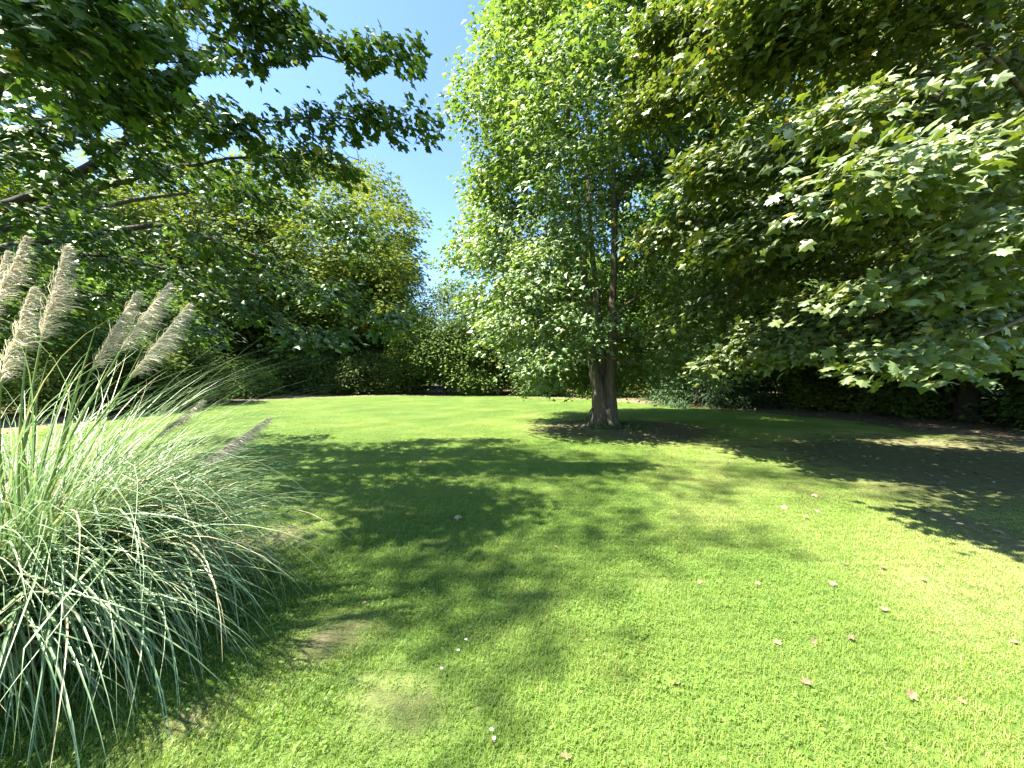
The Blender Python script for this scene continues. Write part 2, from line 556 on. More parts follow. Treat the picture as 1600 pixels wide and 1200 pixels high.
def spray(lv, twigs, axis, per, size, sig=(0.30, 0.13), t0=0.35, droop=0.35, tumble=.38, up=1.0):
    """leaves along the outer part of each twig, in flattish layers"""
    for pts, rr in twigs:
        seg = np.linalg.norm(pts[-1] - pts[0])
        k = max(6, int(per * RNG.uniform(.7, 1.3)))
        t = RNG.uniform(t0, 1.04, k) ** 0.8
        f = np.clip(t, 0, 1) * (len(pts) - 1)
        a = np.minimum(f.astype(int), len(pts) - 2)
        base = pts[a] + (pts[a + 1] - pts[a]) * (f - a)[:, None]
        o = pts[-1] - axis
        o = norm(np.array((o[0], o[1], 0)) + 1e-6)
        off = np.clip(RNG.normal(0, 1, (k, 3)), -1.7, 1.7) * np.array((sig[0], sig[0], sig[1]))
        rad2 = (off[:, :2] ** 2).sum(1)
        off[:, 2] -= 0.25 * rad2 / max(sig[0], 1e-3)
        p = base + off
        hd = norm(np.column_stack([off[:, :2], np.zeros(k)]) + o * 0.15 * sig[0] * 3)
        d = hd * 1.0 + o * 0.35 + RNG.normal(0, .25, (k, 3))
        d[:, 2] -= droop * RNG.uniform(0.3, 1.8, k)
        nn = np.array((0, 0, up)) + RNG.normal(0, tumble, (k, 3)) + o * 0.35
        s = size * RNG.uniform(.5, 1.3, k)
        # colour belongs to the twig first, then to the leaf
        r = np.clip(RNG.normal(0.42, 0.16) + RNG.normal(0, .16, k), 0, 0.93)
        r = np.where(RNG.uniform(size=k) < 0.012, 1.0, r)
        lv.add(p, d, nn, s, r)


def limb_tips(limb, k, spread, t0=0.3, zf=0.4):
    pts, rr = limb
    t = RNG.uniform(t0, 1.0, k)
    f = t * (len(pts) - 1)
    a = np.minimum(f.astype(int), len(pts) - 2)
    base = pts[a] + (pts[a + 1] - pts[a]) * (f - a)[:, None]
    sp = spread * (1.15 - 0.75 * t)[:, None]
    return base + RNG.normal(0, 1, (k, 3)) * sp * np.array((1, 1, zf))


def limb(ctrl, r0, r1, m=14, wig=0.03):
    p = bez(ctrl, m, wig)
    return (p, np.maximum(r0 * (1 - np.linspace(0, 1, m)) ** 1.5, r1 * .45 + .002))


def project(p):
    Y = np.maximum(p[:, 1], 1e-3)
    return 800 + F * p[:, 0] / Y, HOR - F * (p[:, 2] - EYE) / Y


def pick_largest(lv, count):
    """indices of the leaves that show largest in the photograph's view and are not behind others"""
    lv.cat()
    x, y = project(lv.p)
    ok = (lv.p[:, 1] > 0.5) & (x > 5) & (x < 1595) & (y > 5) & (y < 1195)
    dist = np.linalg.norm(lv.p - np.array((0, 0, EYE)), axis=1)
    cell = (np.clip(x // 12, 0, 133) * 100 + np.clip(y // 12, 0, 99)).astype(int)
    front = np.full(134 * 100, 1e9)
    np.minimum.at(front, cell[ok], dist[ok])
    ok &= dist < front[cell] + 0.12
    score = np.where(ok, lv.s / dist, -1)
    return np.argsort(-score)[:count][np.sort(-score)[:count] < 0]


FINE = {}
def single_leaves(lv, idx, mat, parent, origin):
    """each chosen leaf becomes an object of its own"""
    if mat.name not in FINE:
        FINE[mat.name] = []
        for r_ in (0.12, 0.28, 0.4, 0.5, 0.62, 0.75, 0.9, 1.0):
            tv = T_MAPLE_FINE[0].copy()
            tv[:, 2] *= 0.6 + 1.2 * random.random()
            FINE[mat.name].append((r_, mesh_from('leaf', tv, T_MAPLE_FINE[1], mat, {'rnd': np.full(len(tv), r_)})))
    for i in idx:
        me = min(FINE[mat.name], key=lambda q: abs(q[0] - lv.r[i]))[1]
        o = link('leaf', me, parent)
        d, nn = lv.d[i], lv.n[i]
        bb = np.cross(nn, d)
        s = lv.s[i]
        mw = Matrix(((d[0] * s, bb[0] * s, nn[0] * s, lv.p[i][0] - origin[0]), (d[1] * s, bb[1] * s, nn[1] * s, lv.p[i][1] - origin[1]), (d[2] * s, bb[2] * s, nn[2] * s, lv.p[i][2] - origin[2]), (0, 0, 0, 1)))
        o.matrix_local = mw


def finish_tree(root, origin, trunk_lines, limbs, twigs, lv, leaf_t, leaf_m, bark, singles=0, trunk_sides=22, lobes=0.06):
    tr = link('trunk', tubes('trunk', trunk_lines, bark, trunk_sides, origin, lobes), root)
    for L in limbs:
        link('limb', tubes('limb', [L], bark, 9, origin, 0.03), tr)
    link('twigs', tubes('twigs', twigs, bark, 4, origin), root, kind='stuff')
    if singles:
        idx = pick_largest(lv, singles)
        single_leaves(lv, idx, leaf_m, root, origin)
        m = np.ones(len(lv.p), bool)
        m[idx] = False
        lv.keep(m)
    link('crown', lv.mesh('crown', leaf_t, leaf_m, origin), root, kind='stuff')


# ------------------------------------------------------------------ the maple standing on the lawn
def centre_maple():
    bx, by = TREE_C
    org = np.array((bx, by, 0.0))
    axis = np.array((bx, by, 6.0))
    root = thing('maple_tree', 'tall full maple with forked trunk standing alone on the lawn', 'tree', org)
    A = np.array
    o = org
    # two stems grown together at the foot
    st = []
    ta = bez([o + A((-.16, -.05, -.15)), o + A((-.15, -.05, .5)), o + A((-.22, -.04, 1.2)), o + A((-.38, 0, 2.0)), o + A((-.5, .1, 3.6)), o + A((-.75, .2, 6.5)), o + A((-1.1, .2, 10)), o + A((-1.3, .3, 14.5))], 44, .008)
    ra = np.interp(np.linspace(0, 1, 44), [0, .03, .08, .16, .3, .5, .75, 1], [.40, .29, .25, .24, .17, .12, .07, .02])
    tb = bez([o + A((.15, .0, -.15)), o + A((.14, .0, .5)), o + A((.16, .02, 1.2)), o + A((.20, .05, 2.0)), o + A((.28, .1, 3.6)), o + A((.3, 0, 6.5)), o + A((.2, -.1, 10)), o + A((.3, .1, 16.5))], 44, .008)
    rb = np.interp(np.linspace(0, 1, 44), [0, .03, .08, .16, .3, .5, .75, 1], [.42, .30, .26, .25, .18, .13, .08, .02])
    tc = bez([o + A((.02, .16, -.15)), o + A((.0, .2, .8)), o + A((.02, .3, 2)), o + A((-.1, .6, 4)), o + A((-.3, 1.0, 8)), o + A((-.2, 1.4, 14))], 40, .008)
    rc = np.interp(np.linspace(0, 1, 40), [0, .04, .2, .4, .7, 1], [.34, .26, .18, .13, .08, .02])
    trunk = [(ta, ra), (tb, rb), (tc, rc)]
    # roots spreading at the foot
    for a in np.linspace(0, 6.28, 9, endpoint=False):
        a += RNG.uniform(-.25, .25)
        dr = A((math.cos(a), math.sin(a), 0))
        ln = RNG.uniform(.42, .62)
        trunk.append((bez([o + dr * .2 + A((0, 0, .55)), o + dr * .36 + A((0, 0, .16)), o + dr * ln + A((0, 0, -.03))], 8), np.linspace(.11, .03, 8)))
    limbs = []
    def up(stem, z):
        p = stem[0]
        return p[np.argmin(np.abs(p[:, 2] - z))]
    spec = [(0, 1.75, (-2.4, -1.0, 2.2), .07), (0, 2.2, (-3.3, .6, 3.6), .08), (1, 1.7, (1.9, -.7, 2.5), .075), (1, 2.3, (2.6, .5, 3.6), .08), (1, 2.6, (1.0, -2.7, 3.3), .07),
            (0, 2.6, (-1.2, -2.9, 3.2), .07), (0, 3.0, (-2.9, -2.0, 4.8), .08), (2, 3, (-.5, 3.4, 5), .08), (2, 3.4, (2.2, 3, 5.4), .08), (2, 3.6, (-2.5, 2.8, 5.5), .08),
            (1, 3.2, (2.0, -2.2, 5.4), .08), (1, 4.2, (3.3, -.2, 7.0), .08), (0, 4.4, (-3.6, -.2, 7.2), .08), (0, 5.4, (-2.2, -2.2, 9.2), .07), (1, 5.4, (1.4, -2.6, 9.0), .07),
            (1, 6.4, (2.8, .8, 10.2), .07), (0, 7.0, (-3.2, .8, 10.8), .06), (2, 6.4, (.5, 3.2, 10.5), .07), (0, 9.0, (-2.4, -.8, 13), .05), (1, 9, (1.7, -.9, 13), .05), (1, 10.5, (1.0, .9, 15.5), .04), (1, 11, (-.4, -1.0, 16), .04)]
    for s, z, e, r in spec:
        p0 = up(trunk[s], z)
        e = o + A(e)
        mid = p0 * .5 + e * .5 + A((0, 0, -.25 + .1 * (e[2] - p0[2])))
        q = p0 + (e - p0) * .12 + A((0, 0, .25))
        limbs.append(limb([p0, q, mid, e], r, .018, 12, .03))
    # crown outline: radius by height
    hz = [1.1, 1.8, 2.6, 4.0, 6.0, 8.0, 10.0, 12.0, 14.0, 16.0, 17.6]
    hr = [1.9, 2.7, 3.2, 3.8, 4.4, 4.6, 4.25, 3.7, 3.0, 1.9, .5]
    tips = []
    while len(tips) < 1230:
        z = RNG.uniform(1.2, 17.5)
        a = RNG.uniform(0, 2 * np.pi)
        Rm = np.interp(z, hz, hr)
        if RNG.uniform() > Rm / 4.6:
            continue
        Rm *= 1 + .13 * math.sin(a * 3 + z * .9) + .08 * math.sin(a * 5 - z * 1.7)
        rr = Rm * (RNG.uniform(.22, 1) ** .45)
        p = o + A((rr * math.cos(a), rr * math.sin(a), z - .12 * rr))
        # the crown is open around the stems on the camera's side
        if p[1] < by + .3 and abs(p[0] - bx - .2) < 1.0 and 1.0 < z < 8.4 and RNG.uniform() < .74:
            continue
        if p[1] < by and z < 2.35 and p[0] > bx - 1.6 and p[0] < bx + 1.3:
            continue
        if p[2] < 1.15:
            continue
        tips.append(p)
    twigs = grow(trunk[:3] + limbs, tips, rmax=.03)
    lv = Leaves()
    spray(lv, twigs, axis, 110, .15, sig=(.31, .17), droop=.5, tumble=.6)
    lv.cat()
    open_ = (lv.p[:, 1] < by + .2) & (np.abs(lv.p[:, 0] - bx - .2) < .8) & (lv.p[:, 2] > 2.9) & (lv.p[:, 2] < 7.8)
    lv.keep(~(open_ & (RNG.uniform(size=len(lv.p)) < .35)))
    finish_tree(root, org, trunk, limbs, twigs, lv, T_MAPLE_TINY, M_MAPLE_MID, M_BARK, trunk_sides=34, lobes=.09)


centre_maple()


# ------------------------------------------------------------------ the maple whose branches reach in from one side (left)
def left_maple():
    A = np.array
    org = A((-8.9, 4.9, 0.0))
    root = thing('maple_tree', 'shaded maple whose dark branches reach in above the pampas grass', 'tree', org)
    o = org
    trunk = [(bez([o + A((0, 0, -.2)), o + A((.05, 0, 1.5)), o + A((.1, .05, 3.5)), o + A((.3, 0, 6.5)), o + A((.2, -.1, 11)), o + A((.4, 0, 15.5))], 36, .01), np.interp(np.linspace(0, 1, 36), [0, .06, .3, .6, 1], [.42, .31, .26, .17, .03]))]
    limbs, tips = [], []

    def L(ctrl, r, k, sp, t0=.3, zf=.35):
        lb = limb([A(c, float) for c in ctrl], r * .8, .012, 16, .03)
        limbs.append(lb)
        tips.append(limb_tips(lb, k, sp, t0, zf))
    tz = lambda z: trunk[0][0][np.argmin(np.abs(trunk[0][0][:, 2] - z))]
    # seen against the sky: two long fingers and the mass behind them
    L([tz(3.2), P(-40, 345, 5.0), P(90, 285, 5.0), P(260, 190, 5.2), P(420, 190, 5.4), P(560, 185, 5.4), P(688, 205, 5.4)], .13, 40, .42, .2)
    L([tz(4.0), P(60, 190, 5.1), P(250, 120, 5.2), P(420, 75, 5.3), P(540, 95, 5.4), P(655, 85, 5.4)], .10, 39, .40, .25)
    L([tz(4.6), P(80, 90, 4.9), P(260, 20, 5.0), P(400, 10, 5.2), P(480, 40, 5.2)], .09, 40, .5, .2)
    L([tz(3.6), P(40, 240, 4.4), P(160, 130, 4.0), P(300, 90, 3.9)], .08, 35, .42, .2)
    L([tz(5.2), P(60, 20, 3.9), P(170, -40, 3.6), P(300, -60, 3.6)], .08, 35, .45, .2)
    L([tz(3.4), P(20, 130, 3.5), P(90, 60, 3.2), P(190, 20, 3.1)], .06, 30, .35, .2)
    L([tz(3.0), P(130, 300, 6.0), P(330, 250, 6.2), P(500, 245, 6.2), P(560, 250, 6.2)], .09, 39, .45, .2)
    # drooping lower boughs
    L([tz(2.8), P(120, 370, 6.4), P(300, 360, 6.8), P(450, 430, 7.0), P(560, 480, 7.0), P(630, 500, 7.0)], .10, 37, .48, .15)
    L([tz(2.6), P(100, 400, 6.0), P(260, 420, 6.6), P(400, 490, 6.8), P(520, 530, 6.8)], .09, 37, .50, .15)
    L([tz(3.2), P(140, 330, 7.0), P(320, 300, 7.6), P(480, 320, 7.8), P(590, 380, 7.8)], .09, 29, .5, .2)
    L([tz(2.4), P(80, 450, 6.4), P(220, 480, 7.2), P(330, 520, 7.6)], .07, 29, .55, .1)
    L([tz(2.9), P(20, 360, 7.4), P(160, 400, 8.2), P(320, 440, 8.6)], .08, 27, .6, .15)
    L([tz(4.4), P(40, 120, 6.6), P(180, 130, 7.0), P(330, 180, 7.2)], .08, 19, .5, .2)
    # tall upper crown, far above the frame: its shade falls softly across the lawn
    sh = np.array((-to_sun.x, -to_sun.y)) / to_sun.z        # shift of a shadow per metre of height
    for gx_, gy_, h_, k in [(-5.0, 7.6, 12.5, 6), (-.2, 7.8, 14.5, 8), (1.3, 6.6, 14, 11), (2.8, 7.0, 15, 11), (.8, 8.4, 16, 11), (3.2, 5.6, 14, 10), (1.2, 5.2, 13, 9),
                           (-.6, 3.5, 12, 12), (-.2, 2.5, 12.5, 10), (.45, 3.4, 13, 12), (.5, 2.2, 13, 11), (2.1, 3.5, 14.5, 11), (1.4, 3.8, 14, 9), (4.2, 6.3, 15, 8), (5.4, 6.0, 16, 10), (6.4, 5.0, 16.5, 10), (7.2, 6.4, 17, 9), (5.4, 4.6, 16, 7), (8.2, 5.2, 17, 8)]:
        e = A((gx_ - sh[0] * h_, gy_ - sh[1] * h_, h_))
        p0 = tz(max(5.0, h_ - 5.0))
        L([p0, p0 * .6 + e * .4 + A((0, 0, .3)), e], .07, int(k * 1.5), 1.2, .72, .6)
    tips = np.concatenate(tips)
    x, y = project(tips)
    # the strip of open sky beside the boughs stays open
    gap = (tips[:, 1] > .8) & (y > -25) & (x > 485 + 0.0 * y) & (y < 250) & ~((np.abs(y - 85) < 38) & (x < 655)) & ~((np.abs(y - 195) < 42) & (x < 690)) & ~((y > 120) & (x < 520))
    gap |= (tips[:, 1] > .8) & (x > 690) & (y > -30)
    near = (tips[:, 1] > 0) & (np.linalg.norm(tips - A((0, 0, EYE)), axis=1) < 3.0) & (y > -150)
    tips = tips[~(gap | near) & (tips[:, 2] > 1.75)]
    twigs = grow(trunk + limbs, tips, rmax=.03, rise=.25)
    lv = Leaves()
    spray(lv, twigs, A((-8.9, 4.9, 6)), 50, .118, sig=(.20, .085), droop=.55, t0=.25)
    lv.cat()
    x, y = project(lv.p)
    f1 = np.interp(x, [470, 560, 660], [30, 75, 80])
    f2 = np.interp(x, [470, 560, 690], [165, 180, 205])
    jag = RNG.uniform(.75, 1.2, len(x)) * (1 + .25 * np.sin(x * .07))
    infinger = ((np.abs(y - f1) < 36 * jag) & (x < 665)) | ((np.abs(y - f2) < 40 * jag) & (x < 698))
    edge = np.interp(y, [-20, 0, 60, 110, 150, 230, 262, 300], [470, 482, 500, 470, 500, 520, 560, 590])
    bad = (lv.p[:, 1] > .5) & (y > -20) & (y < 300) & (x > edge) & ~infinger
    # a few windows of sky between the boughs
    for wx, wy, wr in ((225, 315, 38), (300, 325, 24), (12, 290, 26), (330, 130, 26), (395, 150, 20), (250, 95, 18), (440, 120, 26), (170, 200, 16), (310, 60, 16), (120, 245, 18), (360, 235, 14)):
        bad |= (((x - wx) / 1.5) ** 2 + (y - wy) ** 2 < (wr * jag) ** 2) & (lv.p[:, 1] > .5)
    lv.keep(~bad)
    x, y = project(lv.p)
    high = (lv.p[:, 2] > 5.0) & ((y < -20) | (lv.p[:, 1] < .5)) & (lv.p[:, 2] > 7)
    lv.keep(~(high & (RNG.uniform(size=len(x)) < .62)))
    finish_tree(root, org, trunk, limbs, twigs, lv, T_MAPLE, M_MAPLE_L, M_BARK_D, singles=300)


left_maple()


# ------------------------------------------------------------------ the maple on the other side, hanging close to the camera
def right_maple():
    A = np.array
    org = A((9.3, 5.4, 0.0))
    root = thing('maple_tree', 'big spreading maple hanging pale broad leaves over the right of the lawn', 'tree', org)
    o = org
    trunk = [(bez([o + A((0, 0, -.2)), o + A((-.05, 0, 1.5)), o + A((-.2, .05, 3.5)), o + A((-.3, 0, 6.5)), o + A((-.2, -.1, 10)), o + A((-.4, 0, 14))], 36, .01), np.interp(np.linspace(0, 1, 36), [0, .06, .3, .6, 1], [.5, .38, .3, .2, .03]))]
    limbs, tips = [], []
    tz = lambda z: trunk[0][0][np.argmin(np.abs(trunk[0][0][:, 2] - z))]

    def L(ctrl, r, k, sp, t0=.3, zf=.35):
        lb = limb([A(c, float) for c in ctrl], r * .8, .012, 16, .03)
        limbs.append(lb)
        tips.append(limb_tips(lb, k, sp, t0, zf))
    # close, sunlit sprays
    L([tz(2.6), P(1640, 200, 4.2), P(1560, 215, 3.6), P(1430, 250, 3.2), P(1290, 275, 3.1)], .06, 17, .20, .5, .25)
    L([tz(2.3), P(1690, 330, 3.8), P(1620, 340, 3.3), P(1520, 355, 3.1)], .05, 10, .18, .5, .25)
    L([tz(2.2), P(1640, 430, 4.2), P(1540, 420, 3.8), P(1440, 425, 3.6), P(1340, 450, 3.6)], .05, 14, .20, .5, .25)
    L([tz(1.9), P(1640, 500, 4.2), P(1520, 530, 3.8), P(1440, 545, 3.6), P(1350, 575, 3.6)], .05, 12, .18, .5, .25)
    L([tz(3.2), P(1600, 130, 4.2), P(1450, 150, 3.9), P(1320, 170, 3.8), P(1225, 195, 3.8)], .05, 13, .20, .5, .25)
    L([tz(3.0), P(1680, 160, 3.6), P(1620, 190, 3.3), P(1560, 215, 3.2)], .04, 6, .18, .5, .25)
    # the wide left face of the crown
    L([tz(3.6), P(1450, 120, 5.6), P(1250, 90, 6.0), P(1080, 130, 6.4), P(1000, 170, 6.6)], .12, 69, .55, .2)
    L([tz(3.0), P(1450, 260, 6.0), P(1250, 300, 6.6), P(1100, 330, 7.0), P(1010, 380, 7.2)], .12, 75, .55, .2)
    L([tz(4.6), P(1450, -20, 5.6), P(1250, -10, 6.0), P(1090, 30, 6.4), P(1010, 60, 6.6)], .11, 69, .55, .2)
    L([tz(2.7), P(1450, 350, 6.4), P(1280, 390, 7.0), P(1140, 440, 7.4), P(1060, 500, 7.6)], .10, 75, .52, .2)
    L([tz(2.4), P(1480, 420, 6.0), P(1330, 450, 6.4), P(1200, 510, 6.8), P(1120, 560, 7.0)], .09, 75, .48, .2)
    L([tz(2.2), P(1540, 450, 5.6), P(1430, 480, 5.8), P(1320, 520, 6.0), P(1230, 545, 6.0)], .08, 64, .48, .2)
    L([tz(2.0), P(1580, 500, 5.2), P(1500, 520, 5.2), P(1420, 540, 5.4)], .07, 50, .45, .2)
    L([tz(2.8), P(1500, 300, 5.0), P(1360, 320, 5.0), P(1230, 350, 5.2), P(1130, 380, 5.4)], .09, 69, .5, .2)
    L([tz(3.2), P(1500, 180, 4.8), P(1350, 200, 4.8), P(1200, 230, 5.0), P(1080, 260, 5.4)], .09, 69, .48, .2)
    L([tz(4.0), P(1500, 40, 4.6), P(1350, 40, 4.6), P(1200, 70, 4.8), P(1090, 110, 5.2)], .09, 64, .5, .2)
    L([tz(4.2), P(1600, -60, 4.2), P(1450, -60, 4.0), P(1300, -20, 4.2), P(1180, 0, 4.6)], .09, 52, .5, .2)
    # dark inner mass and the far side
    L([tz(3.4), P(1480, 150, 8.0), P(1320, 200, 9.0), P(1180, 240, 9.6)], .11, 50, .8, .15)
    L([tz(4.8), P(1450, 0, 8.0), P(1280, 40, 9.0), P(1140, 60, 9.6)], .11, 50, .8, .15)
    L([tz(2.8), P(1500, 320, 8.4), P(1360, 380, 9.4), P(1220, 430, 10)], .10, 50, .8, .15)
    L([tz(3.0), P(1560, 300, 7.0), P(1520, 340, 7.6), P(1480, 400, 8.0)], .09, 46, .7, .1)
    L([tz(4.0), P(1600, 120, 6.6), P(1540, 100, 7.2), P(1450, 80, 7.8)], .09, 46, .8, .1)
    for e, r in [((3.6, 3.2, 7.8), .10), ((3.0, 4.8, 9.0), .10), ((4.6, 6.8, 10.5), .10), ((5.5, 2.0, 7.0), .09), ((6.0, 4, 11.5), .08), ((8, 8.5, 10), .08), ((11, 3, 9), .08), ((12, 7, 9), .08), ((8.8, 5.2, 13.5), .06), ((6.5, .8, 5.6), .08)]:
        e = A(e, float)
        p0 = tz(min(9.5, max(3.6, e[2] - 3.2)))
        L([p0, p0 * .6 + e * .4 + A((0, 0, .5)), e], r, 30, .8, .25, .4)
    tips = np.concatenate(tips)
    x, y = project(tips)
    bad = (tips[:, 1] > .8) & (y > -30) & (x < 985 + 30 * np.sin(y * .03) + np.clip(y - 420, 0, 200) * .5)
    near = np.linalg.norm(tips - A((0, 0, EYE)), axis=1) < 3.3
    low = (tips[:, 1] > .8) & (y > 570 - np.clip(x - 1400, 0, 300) * .12)
    tips = tips[~(bad | near | low) & (tips[:, 2] > 1.7)]
    twigs = grow(trunk + limbs, tips, rmax=.03, rise=.25)
    lv = Leaves()
    spray(lv, twigs, A((9.3, 5.4, 6)), 46, .116, sig=(.23, .10), droop=.55, t0=.25, tumble=.55)
    lv.cat()
    x, y = project(lv.p)
    lv.keep(~((lv.p[:, 1] > .8) & (y > 602) & (y < 760)))
    finish_tree(root, org, trunk, limbs, twigs, lv, T_MAPLE, M_MAPLE_R, M_BARK, singles=300)
    # bunches of winged seeds among the near leaves
    sv, sf = [], []
    for k in range(14):
        a = RNG.uniform(0, 6.28)
        z0 = -.03 - .008 * k
        for s in (-1, 1):
            c = np.array((math.cos(a + s * .5), math.sin(a + s * .5), -.6)) * .032
            t = np.cross(c, (0, 0, 1)); t = t / np.linalg.norm(t) * .007
            b0 = len(sv)
            sv += [np.array((0, 0, z0)), np.array((0, 0, z0)) + c * .6 + t, np.array((0, 0, z0)) + c, np.array((0, 0, z0)) + c * .6 - t]
            sf.append((b0, b0 + 1, b0 + 2, b0 + 3))
    b0 = len(sv)
    sv += [np.array((.002, 0, .04)), np.array((-.002, 0, .04)), np.array((-.002, 0, -.14)), np.array((.002, 0, -.14))]
    sf.append((b0, b0 + 1, b0 + 2, b0 + 3))
    sme = mesh_from('seed_bunch', np.array(sv), np.array(sf), M_SEED, {'rnd': RNG.uniform(0, 1, len(sv))})
    for px, py, Y in [(1320, 292, 3.15), (1374, 305, 3.2), (1414, 318, 3.2), (1462, 326, 3.2), (1500, 300, 3.25), (1556, 362, 3.2), (1030, 14, 6.2), (1290, 20, 4.4), (1045, 260, 5.8), (1062, 340, 6.4), (1285, 555, 5.6), (1370, 560, 3.6)]:
        s_ = link('seed_bunch', sme, root)
        s_.location = Vector(P(px, py, Y) - org)
        s_.rotation_euler = (RNG.uniform(-.3, .3), RNG.uniform(-.3, .3), RNG.uniform(0, 6))
        s_.scale = (.85,) * 3


right_maple()


# ------------------------------------------------------------------ trees round the lawn: five kinds of plant, copied
def lump(dirv, seeds):
    v = 0
    for (s, a) in seeds:
        v += a * np.maximum(0, (dirv * s).sum(-1)) ** 6
    return v


def back_kind(name, h, rad, base, ntips, per, size, stem_r, shape='round', tmpl=T_OVAL2, mat=None, sig=(.5, .28), bark=None):
    A = np.array
    mat = mat or M_BACK
    bark = bark or M_BARK_D
    top = bez([(0, 0, -.2), (.1, .05, h * .2), (-.1, .1, h * .45), (.1, 0, h * .7), (0, 0, h * .94)], 18, .02)
    trunk = [(top, np.interp(np.linspace(0, 1, 18), [0, .08, .4, 1], [stem_r * 1.35, stem_r, stem_r * .7, .02]))]
    limbs = []
    for i in range(9 if shape != 'conifer' else 0):
        a = i * 2.4 + RNG.uniform(-.3, .3)
        z = base * .6 + h * (.10 + .055 * i)
        p0 = top[np.argmin(np.abs(top[:, 2] - z))]
        q = RNG.uniform(.55, .8) * rad * (1 - .35 * i / 9)
        e = p0 + A((math.cos(a) * q, math.sin(a) * q, h * .13 + q * .15))
        limbs.append(limb([p0, p0 * .5 + e * .5 + A((0, 0, -.1)), e], stem_r * .4, .02, 8, .05))
    seeds = [(norm(RNG.normal(0, 1, 3) + A((0, 0, .3))), RNG.uniform(.15, .55)) for _ in range(18)]
    tips = []
    cz = base + (h - base) * .42
    while len(tips) < ntips:
        if shape == 'conifer':
            z = base + (h - base) * (RNG.uniform(0, 1) ** 1.3)
            a = RNG.uniform(0, 6.283)
            q = rad * (1 - (z - base) / (h - base)) ** .75 * RNG.uniform(.45, 1) + .1
            tips.append(A((q * math.cos(a), q * math.sin(a), z - .22 * q)))
            continue
        d = norm(RNG.normal(0, 1, 3))
        k = (.64 + lump(d, seeds)) * RNG.uniform(.35, 1) ** .35
        up = (h - cz) if d[2] > 0 else (cz - base)
        p = A((d[0] * rad * k, d[1] * rad * k, cz + d[2] * up * min(k, 1.12)))
        if p[2] < base * .8:
            continue
        tips.append(p)
    twigs = grow(trunk + limbs, tips, rmax=.05, rise=.3)
    lv = Leaves()
    spray(lv, twigs, A((0, 0, h * .5)), per, size, sig=sig, droop=.4 if shape != 'conifer' else .6, t0=.45 if shape != 'conifer' else .2)
    lv.cat()
    lv.keep(lv.p[:, 2] > .05)
    return dict(name=name,
                trunk=tubes('trunk', trunk + limbs, bark, 9, (0, 0, 0), .05),
                twigs=tubes('twigs', twigs, bark, 3),
                crown=lv.mesh('crown', tmpl, mat))


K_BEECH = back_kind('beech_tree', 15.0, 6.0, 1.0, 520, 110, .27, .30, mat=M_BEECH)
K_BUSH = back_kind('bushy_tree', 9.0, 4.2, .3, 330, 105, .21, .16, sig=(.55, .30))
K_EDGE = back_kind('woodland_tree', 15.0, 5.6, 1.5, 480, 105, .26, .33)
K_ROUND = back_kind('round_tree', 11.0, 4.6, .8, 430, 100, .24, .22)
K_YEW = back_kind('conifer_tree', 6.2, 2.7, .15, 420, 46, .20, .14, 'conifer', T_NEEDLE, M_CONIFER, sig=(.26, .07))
K_SHRUB = back_kind('shrub', 2.6, 1.7, .1, 120, 95, .15, .05, sig=(.42, .26))


def place(kind, x, y, s, label, cat='tree', group=None, rz=None):
    root = thing(kind['name'], label, cat, (x, y, float(ground_z(x, y))), group, RNG.uniform(0, 6.28) if rz is None else rz, s)
    link('trunk', kind['trunk'], root)
    link('twigs', kind['twigs'], root, kind='stuff')
    link('crown', kind['crown'], root, kind='stuff')
    return root


G1 = 'trees round the edge of the lawn'
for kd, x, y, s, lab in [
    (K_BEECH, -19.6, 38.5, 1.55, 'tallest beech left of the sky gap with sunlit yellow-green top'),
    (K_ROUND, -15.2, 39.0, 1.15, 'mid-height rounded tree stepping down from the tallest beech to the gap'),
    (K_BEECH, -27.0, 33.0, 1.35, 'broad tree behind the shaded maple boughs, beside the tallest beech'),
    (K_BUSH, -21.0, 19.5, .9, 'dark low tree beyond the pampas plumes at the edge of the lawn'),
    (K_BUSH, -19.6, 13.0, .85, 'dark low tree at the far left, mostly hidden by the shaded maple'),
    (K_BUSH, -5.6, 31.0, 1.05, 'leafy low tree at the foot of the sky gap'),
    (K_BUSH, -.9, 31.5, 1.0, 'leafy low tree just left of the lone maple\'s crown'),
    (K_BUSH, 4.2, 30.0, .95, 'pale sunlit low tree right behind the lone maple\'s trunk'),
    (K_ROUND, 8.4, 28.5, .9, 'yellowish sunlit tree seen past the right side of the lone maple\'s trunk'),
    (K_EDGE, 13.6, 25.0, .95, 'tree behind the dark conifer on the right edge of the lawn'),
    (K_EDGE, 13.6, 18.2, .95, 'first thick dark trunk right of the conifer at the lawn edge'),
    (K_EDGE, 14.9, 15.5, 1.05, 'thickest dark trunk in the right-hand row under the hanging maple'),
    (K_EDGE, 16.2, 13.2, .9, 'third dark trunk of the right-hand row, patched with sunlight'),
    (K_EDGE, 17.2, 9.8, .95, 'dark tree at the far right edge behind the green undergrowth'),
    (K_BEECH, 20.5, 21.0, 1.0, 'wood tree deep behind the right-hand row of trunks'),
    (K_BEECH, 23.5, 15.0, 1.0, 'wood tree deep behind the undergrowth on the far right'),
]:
    place(kd, x, y, s, lab, 'tree', G1)

